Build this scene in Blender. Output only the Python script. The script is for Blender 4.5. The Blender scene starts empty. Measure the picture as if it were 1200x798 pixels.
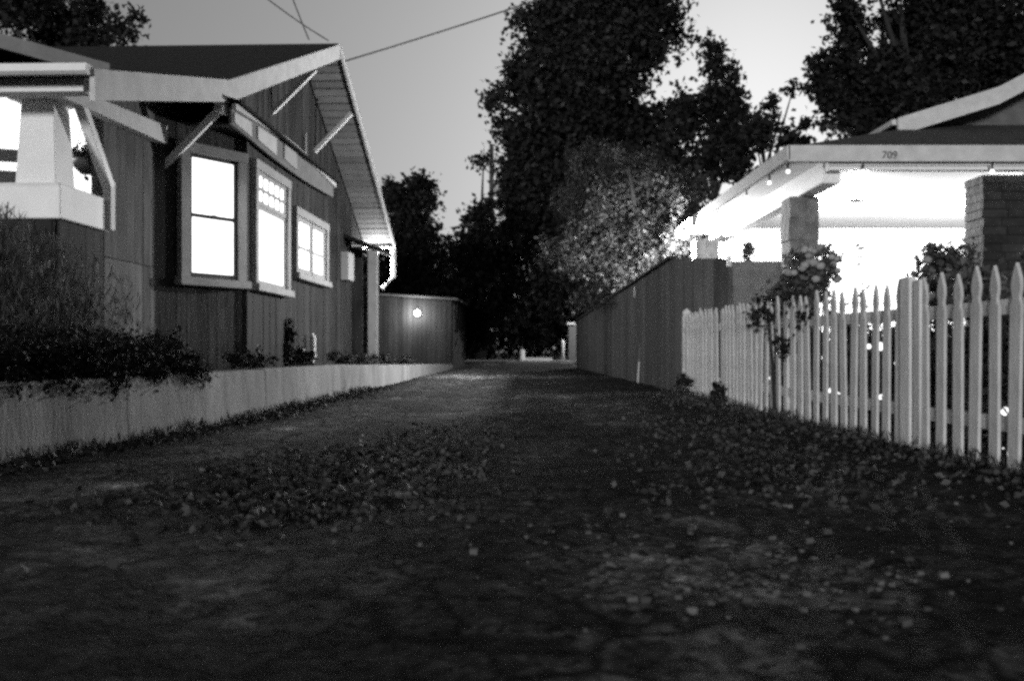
import bpy, bmesh, math, random
import numpy as np
from mathutils import Vector, Matrix, noise

random.seed(7)
rng = np.random.default_rng(11)
S = bpy.context.scene
C = S.collection
R = math.radians
F, U0, V0, EYE = 1100.0, 600.0, 412.0, 0.65


def P(u, v, d):
    return Vector(((u - U0) / F * d, d, EYE - (v - V0) / F * d))


def gz(x, y):
    """height of the ground"""
    t = min(1.0, max(0.0, (y - 5.0) / 9.0))
    return 0.06 * t * t * (3 - 2 * t)


# ------------------------------------------------------------------ materials
M = {}
CURRENT = [""]


def mat(name, base, var=0.25, scale=6.0, rough=0.85, bump=0.0, bscale=40.0, island=0.0, stretch=(1, 1, 1), spec=0.3, extra=None):
    m = bpy.data.materials.new(name)
    m.use_nodes = True
    nt = m.node_tree
    CURRENT[0] = name
    N, L = nt.nodes, nt.links
    b = N["Principled BSDF"]
    b.inputs["Roughness"].default_value = rough
    b.inputs["Specular IOR Level"].default_value = spec
    tc = N.new("ShaderNodeTexCoord")
    mp = N.new("ShaderNodeMapping")
    mp.inputs["Scale"].default_value = stretch
    L.new(tc.outputs["Object"], mp.inputs["Vector"])
    n1 = N.new("ShaderNodeTexNoise")
    n1.inputs["Scale"].default_value = scale
    n1.inputs["Detail"].default_value = 8
    n1.inputs["Roughness"].default_value = 0.65
    L.new(mp.outputs[0], n1.inputs["Vector"])
    mr = N.new("ShaderNodeMapRange")
    mr.inputs["From Min"].default_value = 0.25
    mr.inputs["From Max"].default_value = 0.75
    mr.inputs["To Min"].default_value = 1 - var
    mr.inputs["To Max"].default_value = 1 + var
    L.new(n1.outputs["Fac"], mr.inputs["Value"])
    val = mr.outputs[0]
    if island:
        ge = N.new("ShaderNodeNewGeometry")
        m2 = N.new("ShaderNodeMapRange")
        m2.inputs["To Min"].default_value = 1 - island
        m2.inputs["To Max"].default_value = 1 + island
        L.new(ge.outputs["Random Per Island"], m2.inputs["Value"])
        mu = N.new("ShaderNodeMath"); mu.operation = "MULTIPLY"
        L.new(val, mu.inputs[0]); L.new(m2.outputs[0], mu.inputs[1])
        val = mu.outputs[0]
    mb = N.new("ShaderNodeMath"); mb.operation = "MULTIPLY"
    mb.inputs[1].default_value = base
    L.new(val, mb.inputs[0])
    val = mb.outputs[0]
    if extra:
        val = extra(nt, mp, val)
    cc = N.new("ShaderNodeCombineColor")
    for k in range(3):
        L.new(val, cc.inputs[k])
    L.new(cc.outputs[0], b.inputs["Base Color"])
    if bump:
        n2 = N.new("ShaderNodeTexNoise")
        n2.inputs["Scale"].default_value = bscale
        n2.inputs["Detail"].default_value = 6
        L.new(mp.outputs[0], n2.inputs["Vector"])
        bp = N.new("ShaderNodeBump")
        bp.inputs["Strength"].default_value = bump
        bp.inputs["Distance"].default_value = 0.02
        L.new(n2.outputs["Fac"], bp.inputs["Height"])
        L.new(bp.outputs[0], b.inputs["Normal"])
    M[name] = m
    return m


def emit(name, strength, tex=0.0):
    m = bpy.data.materials.new(name)
    m.use_nodes = True
    nt = m.node_tree
    N, L = nt.nodes, nt.links
    b = N["Principled BSDF"]
    b.inputs["Base Color"].default_value = (0.6, 0.6, 0.6, 1)
    b.inputs["Emission Color"].default_value = (1, 1, 1, 1)
    b.inputs["Emission Strength"].default_value = strength
    if tex:
        tc = N.new("ShaderNodeTexCoord")
        n = N.new("ShaderNodeTexNoise"); n.inputs["Scale"].default_value = 2.5
        L.new(tc.outputs["Object"], n.inputs["Vector"])
        mr = N.new("ShaderNodeMapRange")
        mr.inputs["To Min"].default_value = strength * (1 - tex)
        mr.inputs["To Max"].default_value = strength * (1 + tex)
        L.new(n.outputs["Fac"], mr.inputs["Value"])
        L.new(mr.outputs[0], b.inputs["Emission Strength"])
    M[name] = m
    return m


def leafmat(name, base, island=0.55, rough=0.55, spec=0.35, trans=0.2):
    m = mat(name, base, 0.15, 1.0, rough, island=island, spec=spec)
    nt = m.node_tree
    N, L = nt.nodes, nt.links
    b = N["Principled BSDF"]
    out = N["Material Output"]
    t = N.new("ShaderNodeBsdfTranslucent")
    L.new(b.inputs["Base Color"].links[0].from_socket, t.inputs["Color"])
    mx = N.new("ShaderNodeMixShader")
    mx.inputs[0].default_value = trans
    L.new(b.outputs[0], mx.inputs[1]); L.new(t.outputs[0], mx.inputs[2])
    L.new(mx.outputs[0], out.inputs["Surface"])
    return m


def vnoise(x, y, sc, seed=0.0, oct=4):
    return noise.fractal(Vector((x * sc, y * sc, seed)), 0.9, 2.0, oct)


def wear(x, y):
    """how pale the old surface is at a place: worn paving, mud, leaf mould, painted fence shade and lamp pool"""
    n = vnoise(x, y, 1.3, 5) * 0.45 + vnoise(x, y, 4.5, 9) * 0.45 + noise.noise(Vector((x * 11, y * 11, 3.3))) * 0.35
    m = math.exp(2.1 * n) * 0.75
    ed = 0.35 * vnoise(x, y, 1.8, 2)

    def blob(cx, cy, rx, ry, soft=0.35):
        d = math.hypot((x - cx) / rx, (y - cy) / ry) + ed
        return 1 / (1 + math.exp(min(40, (d - 1) / soft * 4)))
    w = wall_x(y)
    st = math.exp(-(((x - w - 0.95 - 0.12 * ed) / 0.42) ** 4))
    m *= 1 + 1.1 * st * (1 if y > 3.5 else max(0.0, (y - 2) / 1.5))
    m *= 1 - 0.6 * max(0, 1 - abs(x - w) / (0.38 + 0.25 * ed))
    m *= 1 - 0.62 * blob(-1.0, 4.9, .75, 1.25)
    m *= 1 - 0.5 * blob(-0.55, 6.6, .45, 1.7)
    m *= 1 - 0.45 * blob(0.45, 6.0, .35, 2.5)
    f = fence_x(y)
    if y > 3:  # shade beside the fence, painted into the ground colour
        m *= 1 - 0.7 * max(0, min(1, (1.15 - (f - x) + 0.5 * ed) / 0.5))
    m *= 1 + 2.6 * blob(0.72, 2.75, .42, .42)
    m *= 1 + 1.1 * blob(0.25, 3.6, .5, .45)
    m *= 1 + 0.5 * blob(1.15, 3.7, .4, .6)
    m *= 1 + 0.8 * blob(0.05, 10.5, .8, 5.0)
    m *= 1 + 0.6 * blob(1.0, 11, .5, 3.0)
    # long dark seams across the foreground
    for yy, sl_, x0, x1, k in ((2.12, -0.10, -1.2, 0.15, .6), (2.2, 0.16, 0.1, 1.3, .5), (4.25, 0.05, -.3, .9, .4)):
        if x0 < x < x1:
            d = abs(y - yy - sl_ * x - 0.10 * vnoise(x, y, 2.5, 7))
            m *= 1 - k * math.exp(-(d / 0.045) ** 2)
    if y > 19:  # pool of lamp light, painted as a paler band across the alley
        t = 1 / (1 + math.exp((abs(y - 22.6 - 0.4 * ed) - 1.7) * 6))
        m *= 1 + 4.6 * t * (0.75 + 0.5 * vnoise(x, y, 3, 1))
    return m


def cracks(nt, mp, val):
    """hairline cracks and worn lighter areas of old asphalt"""
    N, L = nt.nodes, nt.links
    wn = N.new("ShaderNodeTexNoise"); wn.inputs["Scale"].default_value = 1.4; wn.inputs["Detail"].default_value = 5
    L.new(mp.outputs[0], wn.inputs["Vector"])
    ad = N.new("ShaderNodeVectorMath"); ad.operation = "MULTIPLY_ADD"
    ad.inputs[1].default_value = (0.35, 0.35, 0.35)
    L.new(wn.outputs["Color"], ad.inputs[0]); L.new(mp.outputs[0], ad.inputs[2])
    vo = N.new("ShaderNodeTexVoronoi"); vo.feature = "DISTANCE_TO_EDGE"; vo.inputs["Scale"].default_value = 2.6 if "wear" in CURRENT[0] else 0.75
    L.new(ad.outputs[0], vo.inputs["Vector"])
    mr = N.new("ShaderNodeMapRange"); mr.inputs["From Min"].default_value = 0.0; mr.inputs["From Max"].default_value = 0.06 if "wear" in CURRENT[0] else 0.028
    mr.inputs["To Min"].default_value = 0.08; mr.inputs["To Max"].default_value = 1.0
    L.new(vo.outputs["Distance"], mr.inputs["Value"])
    big = N.new("ShaderNodeTexNoise"); big.inputs["Scale"].default_value = 0.7; big.inputs["Detail"].default_value = 3
    L.new(mp.outputs[0], big.inputs["Vector"])
    m3 = N.new("ShaderNodeMapRange"); m3.inputs["From Min"].default_value = 0.3; m3.inputs["From Max"].default_value = 0.7
    m3.inputs["To Min"].default_value = 0.55; m3.inputs["To Max"].default_value = 1.45
    L.new(big.outputs["Fac"], m3.inputs["Value"])
    fine = N.new("ShaderNodeTexVoronoi"); fine.inputs["Scale"].default_value = 38
    L.new(mp.outputs[0], fine.inputs["Vector"])
    m4 = N.new("ShaderNodeMapRange"); m4.inputs["To Min"].default_value = 0.1; m4.inputs["To Max"].default_value = 2.1
    sx = N.new("ShaderNodeSeparateColor"); L.new(fine.outputs["Color"], sx.inputs[0])
    L.new(sx.outputs[0], m4.inputs["Value"])
    cur = val
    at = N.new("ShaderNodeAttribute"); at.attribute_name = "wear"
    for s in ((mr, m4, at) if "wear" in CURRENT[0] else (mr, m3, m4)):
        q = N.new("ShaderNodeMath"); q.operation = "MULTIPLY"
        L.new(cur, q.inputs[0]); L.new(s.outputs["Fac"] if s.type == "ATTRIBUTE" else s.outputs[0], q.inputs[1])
        cur = q.outputs[0]
    return cur


def shingles(nt, mp, val):
    N, L = nt.nodes, nt.links
    br = N.new("ShaderNodeTexBrick")
    br.inputs["Scale"].default_value = 3.0
    br.inputs["Color1"].default_value = (1, 1, 1, 1); br.inputs["Color2"].default_value = (0.55, 0.55, 0.55, 1)
    br.inputs["Mortar"].default_value = (0.25, 0.25, 0.25, 1); br.inputs["Mortar Size"].default_value = 0.015
    L.new(mp.outputs[0], br.inputs["Vector"])
    sx = N.new("ShaderNodeSeparateColor"); L.new(br.outputs["Color"], sx.inputs[0])
    q = N.new("ShaderNodeMath"); q.operation = "MULTIPLY"
    L.new(val, q.inputs[0]); L.new(sx.outputs[0], q.inputs[1])
    return q.outputs[0]


mat("asphalt", 0.036, 0.6, 9, 0.9, 1.0, 45, extra=cracks, spec=0.15)
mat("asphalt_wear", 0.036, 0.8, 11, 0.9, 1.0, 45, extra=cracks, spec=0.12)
mat("soil", 0.03, 0.5, 4, 0.95, 1.0, 30)
mat("concrete", 0.24, 0.5, 4, 0.9, 0.5, 40, stretch=(1, 1, 0.3))
mat("apron", 0.2, 0.3, 4, 0.9, 0.4, 50)
mat("pale_siding", 0.07, 0.9, 8, 0.8, 0.5, 25, island=0.4, stretch=(1, 1, 0.15))
mat("siding", 0.028, 0.9, 8, 0.8, 0.5, 25, island=0.45, stretch=(1, 1, 0.15))
mat("dark_siding", 0.022, 0.9, 8, 0.8, 0.5, 25, island=0.4, stretch=(1, 1, 0.15))
mat("trim", 0.5, 0.22, 5, 0.6, 0.15, 30)
mat("window_trim", 0.30, 0.22, 5, 0.6, 0.15, 30)
mat("white_paint", 0.78, 0.08, 3, 0.55, 0.1, 30)
mat("grey_trim", 0.14, 0.25, 5, 0.7, 0.1, 30)
mat("soffit", 0.17, 0.25, 4, 0.8, 0.2, 30, island=0.2)
mat("roof", 0.012, 0.4, 8, 0.95, 0.8, 40, extra=shingles)
mat("roof_grey", 0.07, 0.3, 8, 0.95, 0.8, 40, extra=shingles)
mat("picket", 0.55, 0.38, 5, 0.7, 0.25, 30, stretch=(1, 1, 0.3))
mat("shed_wood", 0.032, 0.5, 4, 0.85, 0.5, 25, island=0.45, stretch=(1, 1, 0.15))
mat("fence_wood", 0.05, 0.5, 4, 0.85, 0.5, 25, island=0.45, stretch=(1, 1, 0.15))
mat("brick", 0.022, 0.6, 6, 0.9, 1.0, 9, island=0.5)
mat("stone", 0.14, 0.6, 6, 0.9, 1.0, 9)
mat("stucco", 0.4, 0.15, 8, 0.9, 0.3, 60)
mat("dark_stucco", 0.11, 0.35, 6, 0.9, 0.3, 60)
mat("porch_wall", 0.82, 0.04, 3, 0.8)
mat("bark", 0.025, 0.4, 6, 0.95, 0.9, 18, stretch=(1, 1, 0.3))
mat("pole_wood", 0.05, 0.4, 6, 0.95, 0.5, 18, stretch=(1, 1, 0.3))
mat("cable", 0.03, 0.1, 4, 0.6)
mat("metal", 0.35, 0.2, 5, 0.5, 0.1, 20)
mat("dark_wood", 0.03, 0.3, 5, 0.6)
mat("clay", 0.35, 0.3, 9, 0.8, 0.2, 30)
mat("dark_clay", 0.03, 0.3, 9, 0.8, 0.2, 30)
mat("pebble", 0.085, 0.4, 6, 0.85, island=0.5)
mat("soft_white", 0.75, 0.08, 9, 0.8)
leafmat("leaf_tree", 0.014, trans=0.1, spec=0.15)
leafmat("leaf_far", 0.012, trans=0.1, spec=0.15)
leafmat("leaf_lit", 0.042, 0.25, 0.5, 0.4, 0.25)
leafmat("leaf_hedge", 0.014, trans=0.1, spec=0.15)
leafmat("leaf_shrub", 0.04, 0.5)
leafmat("leaf_yard", 0.08, 0.6, 0.45, 0.5, 0.25)
leafmat("leaf_fallen", 0.05, 0.9, 0.7, 0.3, 0.05)
leafmat("petal", 0.42, 0.2, 0.7, 0.2, 0.3)
emit("lit_pane", 2.4, 0.2)
emit("bulb", 8.0)
emit("small_bulb", 2.0)


# ------------------------------------------------------------------ mesh building
class MB:
    def __init__(self):
        self.v, self.f = [], []

    def poly(self, vs, fs):
        o = len(self.v)
        self.v += [tuple(v) for v in vs]
        self.f += [tuple(o + i for i in f) for f in fs]
        return self

    def box(self, x0, x1, y0, y1, z0, z1):
        return self.poly([(x, y, z) for z in (z0, z1) for y in (y0, y1) for x in (x0, x1)],
                         [(0, 2, 3, 1), (4, 5, 7, 6), (0, 1, 5, 4), (1, 3, 7, 5), (3, 2, 6, 7), (2, 0, 4, 6)])

    def bar(self, a, b, w, h, up=(0, 0, 1)):
        """square bar from a to b: w sideways, h along up"""
        a, b = Vector(a), Vector(b)
        d = (b - a).normalized()
        s = d.cross(Vector(up))
        if s.length < 1e-4:
            s = d.cross(Vector((1, 0, 0)))
        s.normalize()
        n = s.cross(d).normalized()
        q = []
        for p in (a, b):
            for i, j in ((-1, -1), (1, -1), (1, 1), (-1, 1)):
                q.append(p + s * (i * w / 2) + n * (j * h / 2))
        return self.poly(q, [(3, 2, 1, 0), (4, 5, 6, 7), (0, 1, 5, 4), (1, 2, 6, 5), (2, 3, 7, 6), (3, 0, 4, 7)])

    def tube(self, pts, rad, n=8):
        pts = [Vector(p) for p in pts]
        if not isinstance(rad, (list, tuple)):
            rad = [rad] * len(pts)
        o = len(self.v)
        for i, p in enumerate(pts):
            a = pts[max(0, i - 1)]; b = pts[min(len(pts) - 1, i + 1)]
            d = (b - a).normalized()
            x = d.cross(Vector((0.31, 0.17, 0.93)))
            if x.length < 1e-3:
                x = d.cross(Vector((1, 0, 0)))
            x.normalize()
            y = d.cross(x)
            for k in range(n):
                t = 2 * math.pi * k / n
                self.v.append(tuple(p + (x * math.cos(t) + y * math.sin(t)) * rad[i]))
        for i in range(len(pts) - 1):
            for k in range(n):
                k2 = (k + 1) % n
                self.f.append((o + i * n + k, o + i * n + k2, o + (i + 1) * n + k2, o + (i + 1) * n + k))
        self.f.append(tuple(o + k for k in reversed(range(n))))
        self.f.append(tuple(o + (len(pts) - 1) * n + k for k in range(n)))
        return self

    def prism(self, prof, axis, t0, t1):
        """profile (a, b) extruded from t0 to t1 along axis; (a,b) fill the two other axes in order"""
        def mk(a, b, t):
            return {"x": (t, a, b), "y": (a, t, b), "z": (a, b, t)}[axis]
        n = len(prof)
        vs = [mk(a, b, t0) for a, b in prof] + [mk(a, b, t1) for a, b in prof]
        return self.poly(vs, [tuple(reversed(range(n))), tuple(range(n, 2 * n))] +
                         [(i, (i + 1) % n, n + (i + 1) % n, n + i) for i in range(n)])

    def lathe(self, prof, cx=0, cy=0, n=16):
        o = len(self.v)
        for r, z in prof:
            for k in range(n):
                t = 2 * math.pi * k / n
                self.v.append((cx + r * math.cos(t), cy + r * math.sin(t), z))
        for i in range(len(prof) - 1):
            for k in range(n):
                k2 = (k + 1) % n
                self.f.append((o + i * n + k, o + i * n + k2, o + (i + 1) * n + k2, o + (i + 1) * n + k))
        self.f.append(tuple(o + k for k in reversed(range(n))))
        self.f.append(tuple(o + (len(prof) - 1) * n + k for k in range(n)))
        return self

    def ball(self, c, r, n=10, m=7, sq=1.0):
        prof = [(max(1e-4, r * math.sin(math.pi * i / m)), c[2] - r * sq * math.cos(math.pi * i / m)) for i in range(m + 1)]
        return self.lathe(prof, c[0], c[1], n)

    def build(self, name, m, parent=None, bevel=0.0, smooth=False):
        me = bpy.data.meshes.new(name)
        me.from_pydata(self.v, [], self.f)
        bm = bmesh.new(); bm.from_mesh(me)
        bmesh.ops.recalc_face_normals(bm, faces=bm.faces)
        if bevel:
            bmesh.ops.bevel(bm, geom=list(bm.edges), offset=bevel, segments=1, affect="EDGES", clamp_overlap=True)
        bm.to_mesh(me); bm.free()
        if smooth:
            for p in me.polygons:
                p.use_smooth = True
        me.materials.append(M[m])
        o = bpy.data.objects.new(name, me)
        C.objects.link(o)
        if parent:
            o.parent = parent
        return o


def tag(o, label=None, cat=None, group=None, kind=None):
    if label: o["label"] = label
    if cat: o["category"] = cat
    if group: o["group"] = group
    if kind: o["kind"] = kind
    return o


def thing(name, label, cat, loc=(0, 0, 0), rz=0.0, group=None):
    o = bpy.data.objects.new(name, None)
    o.empty_display_size = 0.3
    C.objects.link(o)
    o.location = loc
    o.rotation_euler = (0, 0, rz)
    return tag(o, label, cat, group)


def leaves_mesh(name, cen, L, W, m, parent=None, normal_up=0.0, axis=None):
    """one leaf-shaped face per centre"""
    n = len(cen)
    a = rng.normal(size=(n, 3))
    if axis is not None:
        a = a * 0.35 + np.asarray(axis)
    a /= np.linalg.norm(a, axis=1)[:, None]
    b = rng.normal(size=(n, 3))
    if normal_up:
        a[:, 2] *= (1 - normal_up); b[:, 2] *= (1 - normal_up)
        a /= np.linalg.norm(a, axis=1)[:, None]
    b -= a * (a * b).sum(1)[:, None]
    b /= np.linalg.norm(b, axis=1)[:, None]
    s = rng.uniform(0.6, 1.3, (n, 1))
    nn = np.cross(a, b)
    v = np.empty((n, 4, 3))
    v[:, 0] = cen - a * L / 2 * s
    v[:, 1] = cen + b * W / 2 * s + nn * W * 0.12
    v[:, 2] = cen + a * L / 2 * s
    v[:, 3] = cen - b * W / 2 * s + nn * W * 0.12
    me = bpy.data.meshes.new(name)
    me.vertices.add(4 * n)
    me.vertices.foreach_set("co", v.reshape(-1).astype(np.float32))
    me.loops.add(4 * n)
    me.loops.foreach_set("vertex_index", np.arange(4 * n, dtype=np.int32))
    me.polygons.add(n)
    me.polygons.foreach_set("loop_start", np.arange(0, 4 * n, 4, dtype=np.int32))
    me.update(calc_edges=True)
    me.validate()
    me.materials.append(M[m])
    o = bpy.data.objects.new(name, me)
    C.objects.link(o)
    if parent: o.parent = parent
    return o


def cloud(blobs, per, clump, shell=0.55):
    """leaf centres: clumps inside ellipsoids (c, r, weight)"""
    out = []
    for c, r, n in blobs:
        n = max(3, int(n))
        d = rng.normal(size=(n, 3)); d /= np.linalg.norm(d, axis=1)[:, None]
        q = rng.uniform(0, 1, (n, 1)) ** shell
        cc = np.asarray(c) + d * q * np.asarray(r)
        k = rng.integers(max(2, per // 2), per + per // 2, n)
        rr = clump * rng.uniform(0.5, 1.2, n)
        idx = np.repeat(np.arange(n), k)
        out.append(cc[idx] + rng.normal(size=(len(idx), 3)) * rr[idx][:, None] * 0.55)
    return np.concatenate(out)


def tree(name, label, D, blobs, trunk_u, leaf, per, clump, dens, m, group=None, base_z=0.0, trunk_r=0.25, spread=0.9, depth=None, dj=1.0, cat="tree"):
    """blobs in (u, v, ru, rv): where the crown's masses stand at distance D"""
    base = Vector(((trunk_u - U0) / F * D, D, base_z))
    t = thing(name, label, cat, base, 0, group)
    bl, cens = [], []
    k = D / F
    for u, v, ru, rv, *od in blobs:
        p = P(u, v, D + (od[0] if od else 0))
        dep = (ru + rv) / 2 * k * spread
        off = random.uniform(-1, 1) * dj
        c = (p - base) + Vector((0, off, 0))
        cens.append(c)
        bl.append((c, (ru * k, dep, rv * k), dens * (ru * k) * (rv * k)))
    leaves_mesh("crown", cloud(bl, per, clump), leaf, leaf * 0.62, m, t)
    tb = MB()
    zt = max(c.z for c in cens)
    zl = min(c.z for c in cens)
    top = Vector((sum(c.x for c in cens) / len(cens), sum(c.y for c in cens) / len(cens), zl + (zt - zl) * 0.75))
    pts = [Vector((0, 0, -0.1))] + [top * (i / 5) + Vector((random.uniform(-.15, .15), random.uniform(-.15, .15), 0)) for i in range(1, 6)]
    tb.tube(pts, [trunk_r * (1.25 if i == 0 else 1 - 0.16 * i) for i in range(6)], 9)
    for c in cens:
        h = max(0.5, min(c.z * 0.7, top.z * 0.95))
        s = top * (h / top.z)
        mid = (s + c) / 2 + Vector((0, 0, 0.15))
        tb.tube([s, mid, c], [trunk_r * 0.35, trunk_r * 0.22, trunk_r * 0.08], 6)
    tb.build("trunk", "bark", t, smooth=True)
    return t


def bush(name, label, blobs, leaf, per, clump, dens, m, group=None, cat="bush", stems=5, aspect=0.62, axis=None, ground=None):
    """blobs in metres (x, y, z, rx, ry, rz)"""
    bx = sum(b[0] for b in blobs) / len(blobs); by = sum(b[1] for b in blobs) / len(blobs)
    bz = min(b[2] - b[5] for b in blobs) if ground is None else ground
    t = thing(name, label, cat, (bx, by, bz), 0, group)
    bl = [(np.array((b[0] - bx, b[1] - by, b[2] - bz)), (b[3], b[4], b[5]), dens * b[3] * b[5]) for b in blobs]
    leaves_mesh("foliage", cloud(bl, per, clump, 0.5), leaf, leaf * aspect, m, t, axis=axis)
    tb = MB()
    for i in range(stems):
        c, r, _ = random.choice(bl)
        q = Vector(c) + Vector((random.uniform(-.5, .5) * r[0], random.uniform(-.5, .5) * r[1], random.uniform(0, .4) * r[2]))
        tb.tube([(q.x * 0.35, q.y * 0.35, -0.03), (q.x * 0.6, q.y * 0.6, q.z * 0.5), q], [0.014, 0.01, 0.005], 5)
    tb.build("stem", "bark", t)
    return t


def boards(mb, p0, p1, bot, top, nrm, w=0.16, gap=0.008, th=0.02, jit=0.008):
    """vertical boards along p0 -> p1 (2-D); bot/top are functions of the distance along the wall"""
    p0, p1, nrm = Vector(p0), Vector(p1), Vector(nrm)
    ln = (p1 - p0).length
    d = (p1 - p0) / ln
    s = 0.0
    while s < ln - 0.02:
        ww = min(w * random.uniform(0.85, 1.15), ln - s)
        e = s + ww - gap
        j = random.uniform(0, jit)
        zs = [(s, bot(s), top(s)), (e, bot(e), top(e))]
        vs = []
        for q in (-0.0, th):
            for (t, b, tt) in zs:
                xy = p0 + d * t + nrm * (q + j)
                vs += [(xy.x, xy.y, b), (xy.x, xy.y, tt)]
        mb.poly(vs, [(0, 2, 3, 1), (4, 5, 7, 6), (0, 1, 5, 4), (2, 6, 7, 3), (1, 3, 7, 5), (0, 4, 6, 2)])
        s += ww
    return mb


# ------------------------------------------------------------------ setting
def grid(name, xs, ys, zf, m):
    vs = [(x, y, zf(x, y)) for y in ys for x in xs]
    nx = len(xs)
    fs = [(j * nx + i, j * nx + i + 1, (j + 1) * nx + i + 1, (j + 1) * nx + i) for j in range(len(ys) - 1) for i in range(nx - 1)]
    mb = MB(); mb.poly(vs, fs)
    o = mb.build(name, m, smooth=True)
    return tag(o, kind="structure")


def ramp(a, b, step, grow):
    r, s = [a], step
    while r[-1] < b:
        r.append(r[-1] + s); s *= grow
    return r


xs0 = [-300, -120, -60, -30, -15, -8, -5, -3.5, -2, 0, 2, 3.5, 5, 8, 15, 30, 60, 120, 300]
ys0 = [-60, -20, -8, 0, 3, 5, 6.5, 8, 9.5, 11, 12.5, 14, 18, 25, 35, 60, 100, 200, 500]
grid("ground", xs0, ys0, lambda x, y: gz(x, y) - 0.09, "soil")


def wall_x(y):
    pts = [(-6, -3.9), (3.5, -3.3), (5.5, -2.95), (7.9, -2.6), (11, -2.4), (15.3, -2.24), (24, -2.1), (40, -1.95), (80, -1.95)]
    for (a, xa), (b, xb) in zip(pts, pts[1:]):
        if y <= b:
            t = max(0, (y - a) / (b - a))
            return xa + (xb - xa) * t
    return -1.95


def wall_top(y):
    return 0.47 if y < 13 else max(0.16, 0.47 - (y - 13) * 0.0138)


def fence_x(y):
    return 2.92 - 0.039 * y if y < 14.3 else 2.37


def alley_z(x, y):
    n = noise.fractal(Vector((x * 1.1, y * 1.1, 0.3)), 1.0, 2.0, 4) * 0.016
    n += noise.noise(Vector((x * 5, y * 5, 2.0))) * 0.010 + noise.noise(Vector((x * 11, y * 11, 4.0))) * 0.009
    rut = -0.022 * (math.exp(-((x + 0.75) / 0.35) ** 2) + math.exp(-((x - 0.85) / 0.35) ** 2))
    near = 1.0 if y < 30 else 0.3
    return gz(x, y) + (n + rut) * near


ays = [-6, -3, -1] + ramp(0.6, 48, 0.028, 1.0095)
axs = [-3.95 + i * 0.055 for i in range(int(7.1 / 0.055))]
vs, fs = [], []
nx = 125
for y in ays:
    xa, xb = wall_x(y) - 0.1, fence_x(y) + 0.15
    for i in range(nx):
        x = xa + (xb - xa) * i / (nx - 1)
        vs.append((x, y, alley_z(x, y)))
for j in range(len(ays) - 1):
    for i in range(nx - 1):
        fs.append((j * nx + i, j * nx + i + 1, (j + 1) * nx + i + 1, (j + 1) * nx + i))
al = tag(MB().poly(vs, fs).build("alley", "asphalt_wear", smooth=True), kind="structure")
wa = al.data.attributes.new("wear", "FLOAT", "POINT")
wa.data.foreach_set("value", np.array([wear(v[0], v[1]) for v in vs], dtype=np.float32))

# the cross street at the alley's end, its kerb and pavement
tag(MB().box(-40, 40, 49.0, 57.0, 0.02, 0.066).build("street", "asphalt"), kind="structure")
tag(MB().box(-0.3, 3.2, 48.2, 48.6, 0.03, 0.18).build("kerb", "soft_white"), kind="structure")
tag(MB().box(0.5, 2.45, 57.0, 57.4, 0.06, 0.28).build("far_kerb", "soft_white"), kind="structure")
tag(MB().box(-40, 40, 57.4, 62.0, 0.0, 0.14).build("pavement", "concrete"), kind="structure")
# raised garden on the left, and the yard on the right
yv, yf = [], []
yy = [-6, -2, 1, 3, 4.5, 5.5, 6.5, 7.9, 9.5, 11, 13, 15.3, 18, 21, 24, 30, 36, 42]
for y in yy:
    for k in range(8):
        x = wall_x(y) - 0.12 - k * k * 0.6
        yv.append((x, y, wall_top(y) - 0.03 + 0.02 * noise.noise(Vector((x, y, 0)))))
for j in range(len(yy) - 1):
    for k in range(7):
        yf.append((j * 8 + k + 1, j * 8 + k, (j + 1) * 8 + k, (j + 1) * 8 + k + 1))
tag(MB().poly(yv, yf).build("raised_garden", "soil", smooth=True), kind="structure")
yv, yf = [], []
yy = [-6, -2, 1, 3, 5, 7, 9, 11, 13, 14.2, 14.4, 20, 28, 42]
for y in yy:
    for k in range(7):
        x = fence_x(y) + 0.13 + k * k * 0.8
        yv.append((x, y, gz(x, y) + (0.0 if k == 0 else 0.03)))
for j in range(len(yy) - 1):
    for k in range(6):
        yf.append((j * 7 + k, j * 7 + k + 1, (j + 1) * 7 + k + 1, (j + 1) * 7 + k))
tag(MB().poly(yv, yf).build("front_yard", "soil", smooth=True), kind="structure")

# retaining wall
rw = thing("retaining_wall", "low pale concrete retaining wall along the left edge of the alley", "wall", (-2.6, 7.9, 0))
ys = [-5, -2, 1, 3.2, 4.4, 5.6, 6.75, 7.95, 9.5, 11.2, 13, 15.3, 18, 21, 24, 28, 32, 36, 39.5]
for a, b in zip(ys, ys[1:]):
    m_ = MB()
    n = 6
    for side in (0, 1):
        pass
    prof = []
    off = Vector((2.6, -7.9, 0))
    vs = []
    a2 = a + 0.002
    b2 = b - 0.002
    dx, dz = random.uniform(-.004, .004), random.uniform(-.005, .005)
    for i in range(n + 1):
        y = a2 + (b2 - a2) * i / n
        x = wall_x(y) + dx
        zt = wall_top(y) + dz + 0.012 * noise.noise(Vector((x * 2, y * 2.2, 0)))
        for xx, z in ((x + 0.015, -0.1), (x, zt - 0.02), (x - 0.02, zt), (x - 0.2, zt), (x - 0.22, -0.1)):
            vs.append(Vector((xx, y, z)) + off)
    fs = []
    for i in range(n):
        for k in range(5):
            k2 = (k + 1) % 5
            fs.append((i * 5 + k, i * 5 + k2, (i + 1) * 5 + k2, (i + 1) * 5 + k))
    fs += [tuple(range(5)), tuple(reversed(range(n * 5, n * 5 + 5)))]
    m_.poly(vs, fs).build("wall_section", "concrete", rw)

# ------------------------------------------------------------------ the wooden house on the left
HX, HR = -4.75, -math.atan(0.036)
house = thing("bungalow", "dark wooden bungalow with white trim, lit bay windows and wide gable", "house", (HX, 0, 0), HR)
DEP = 11.0          # how far the house reaches to the left


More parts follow.
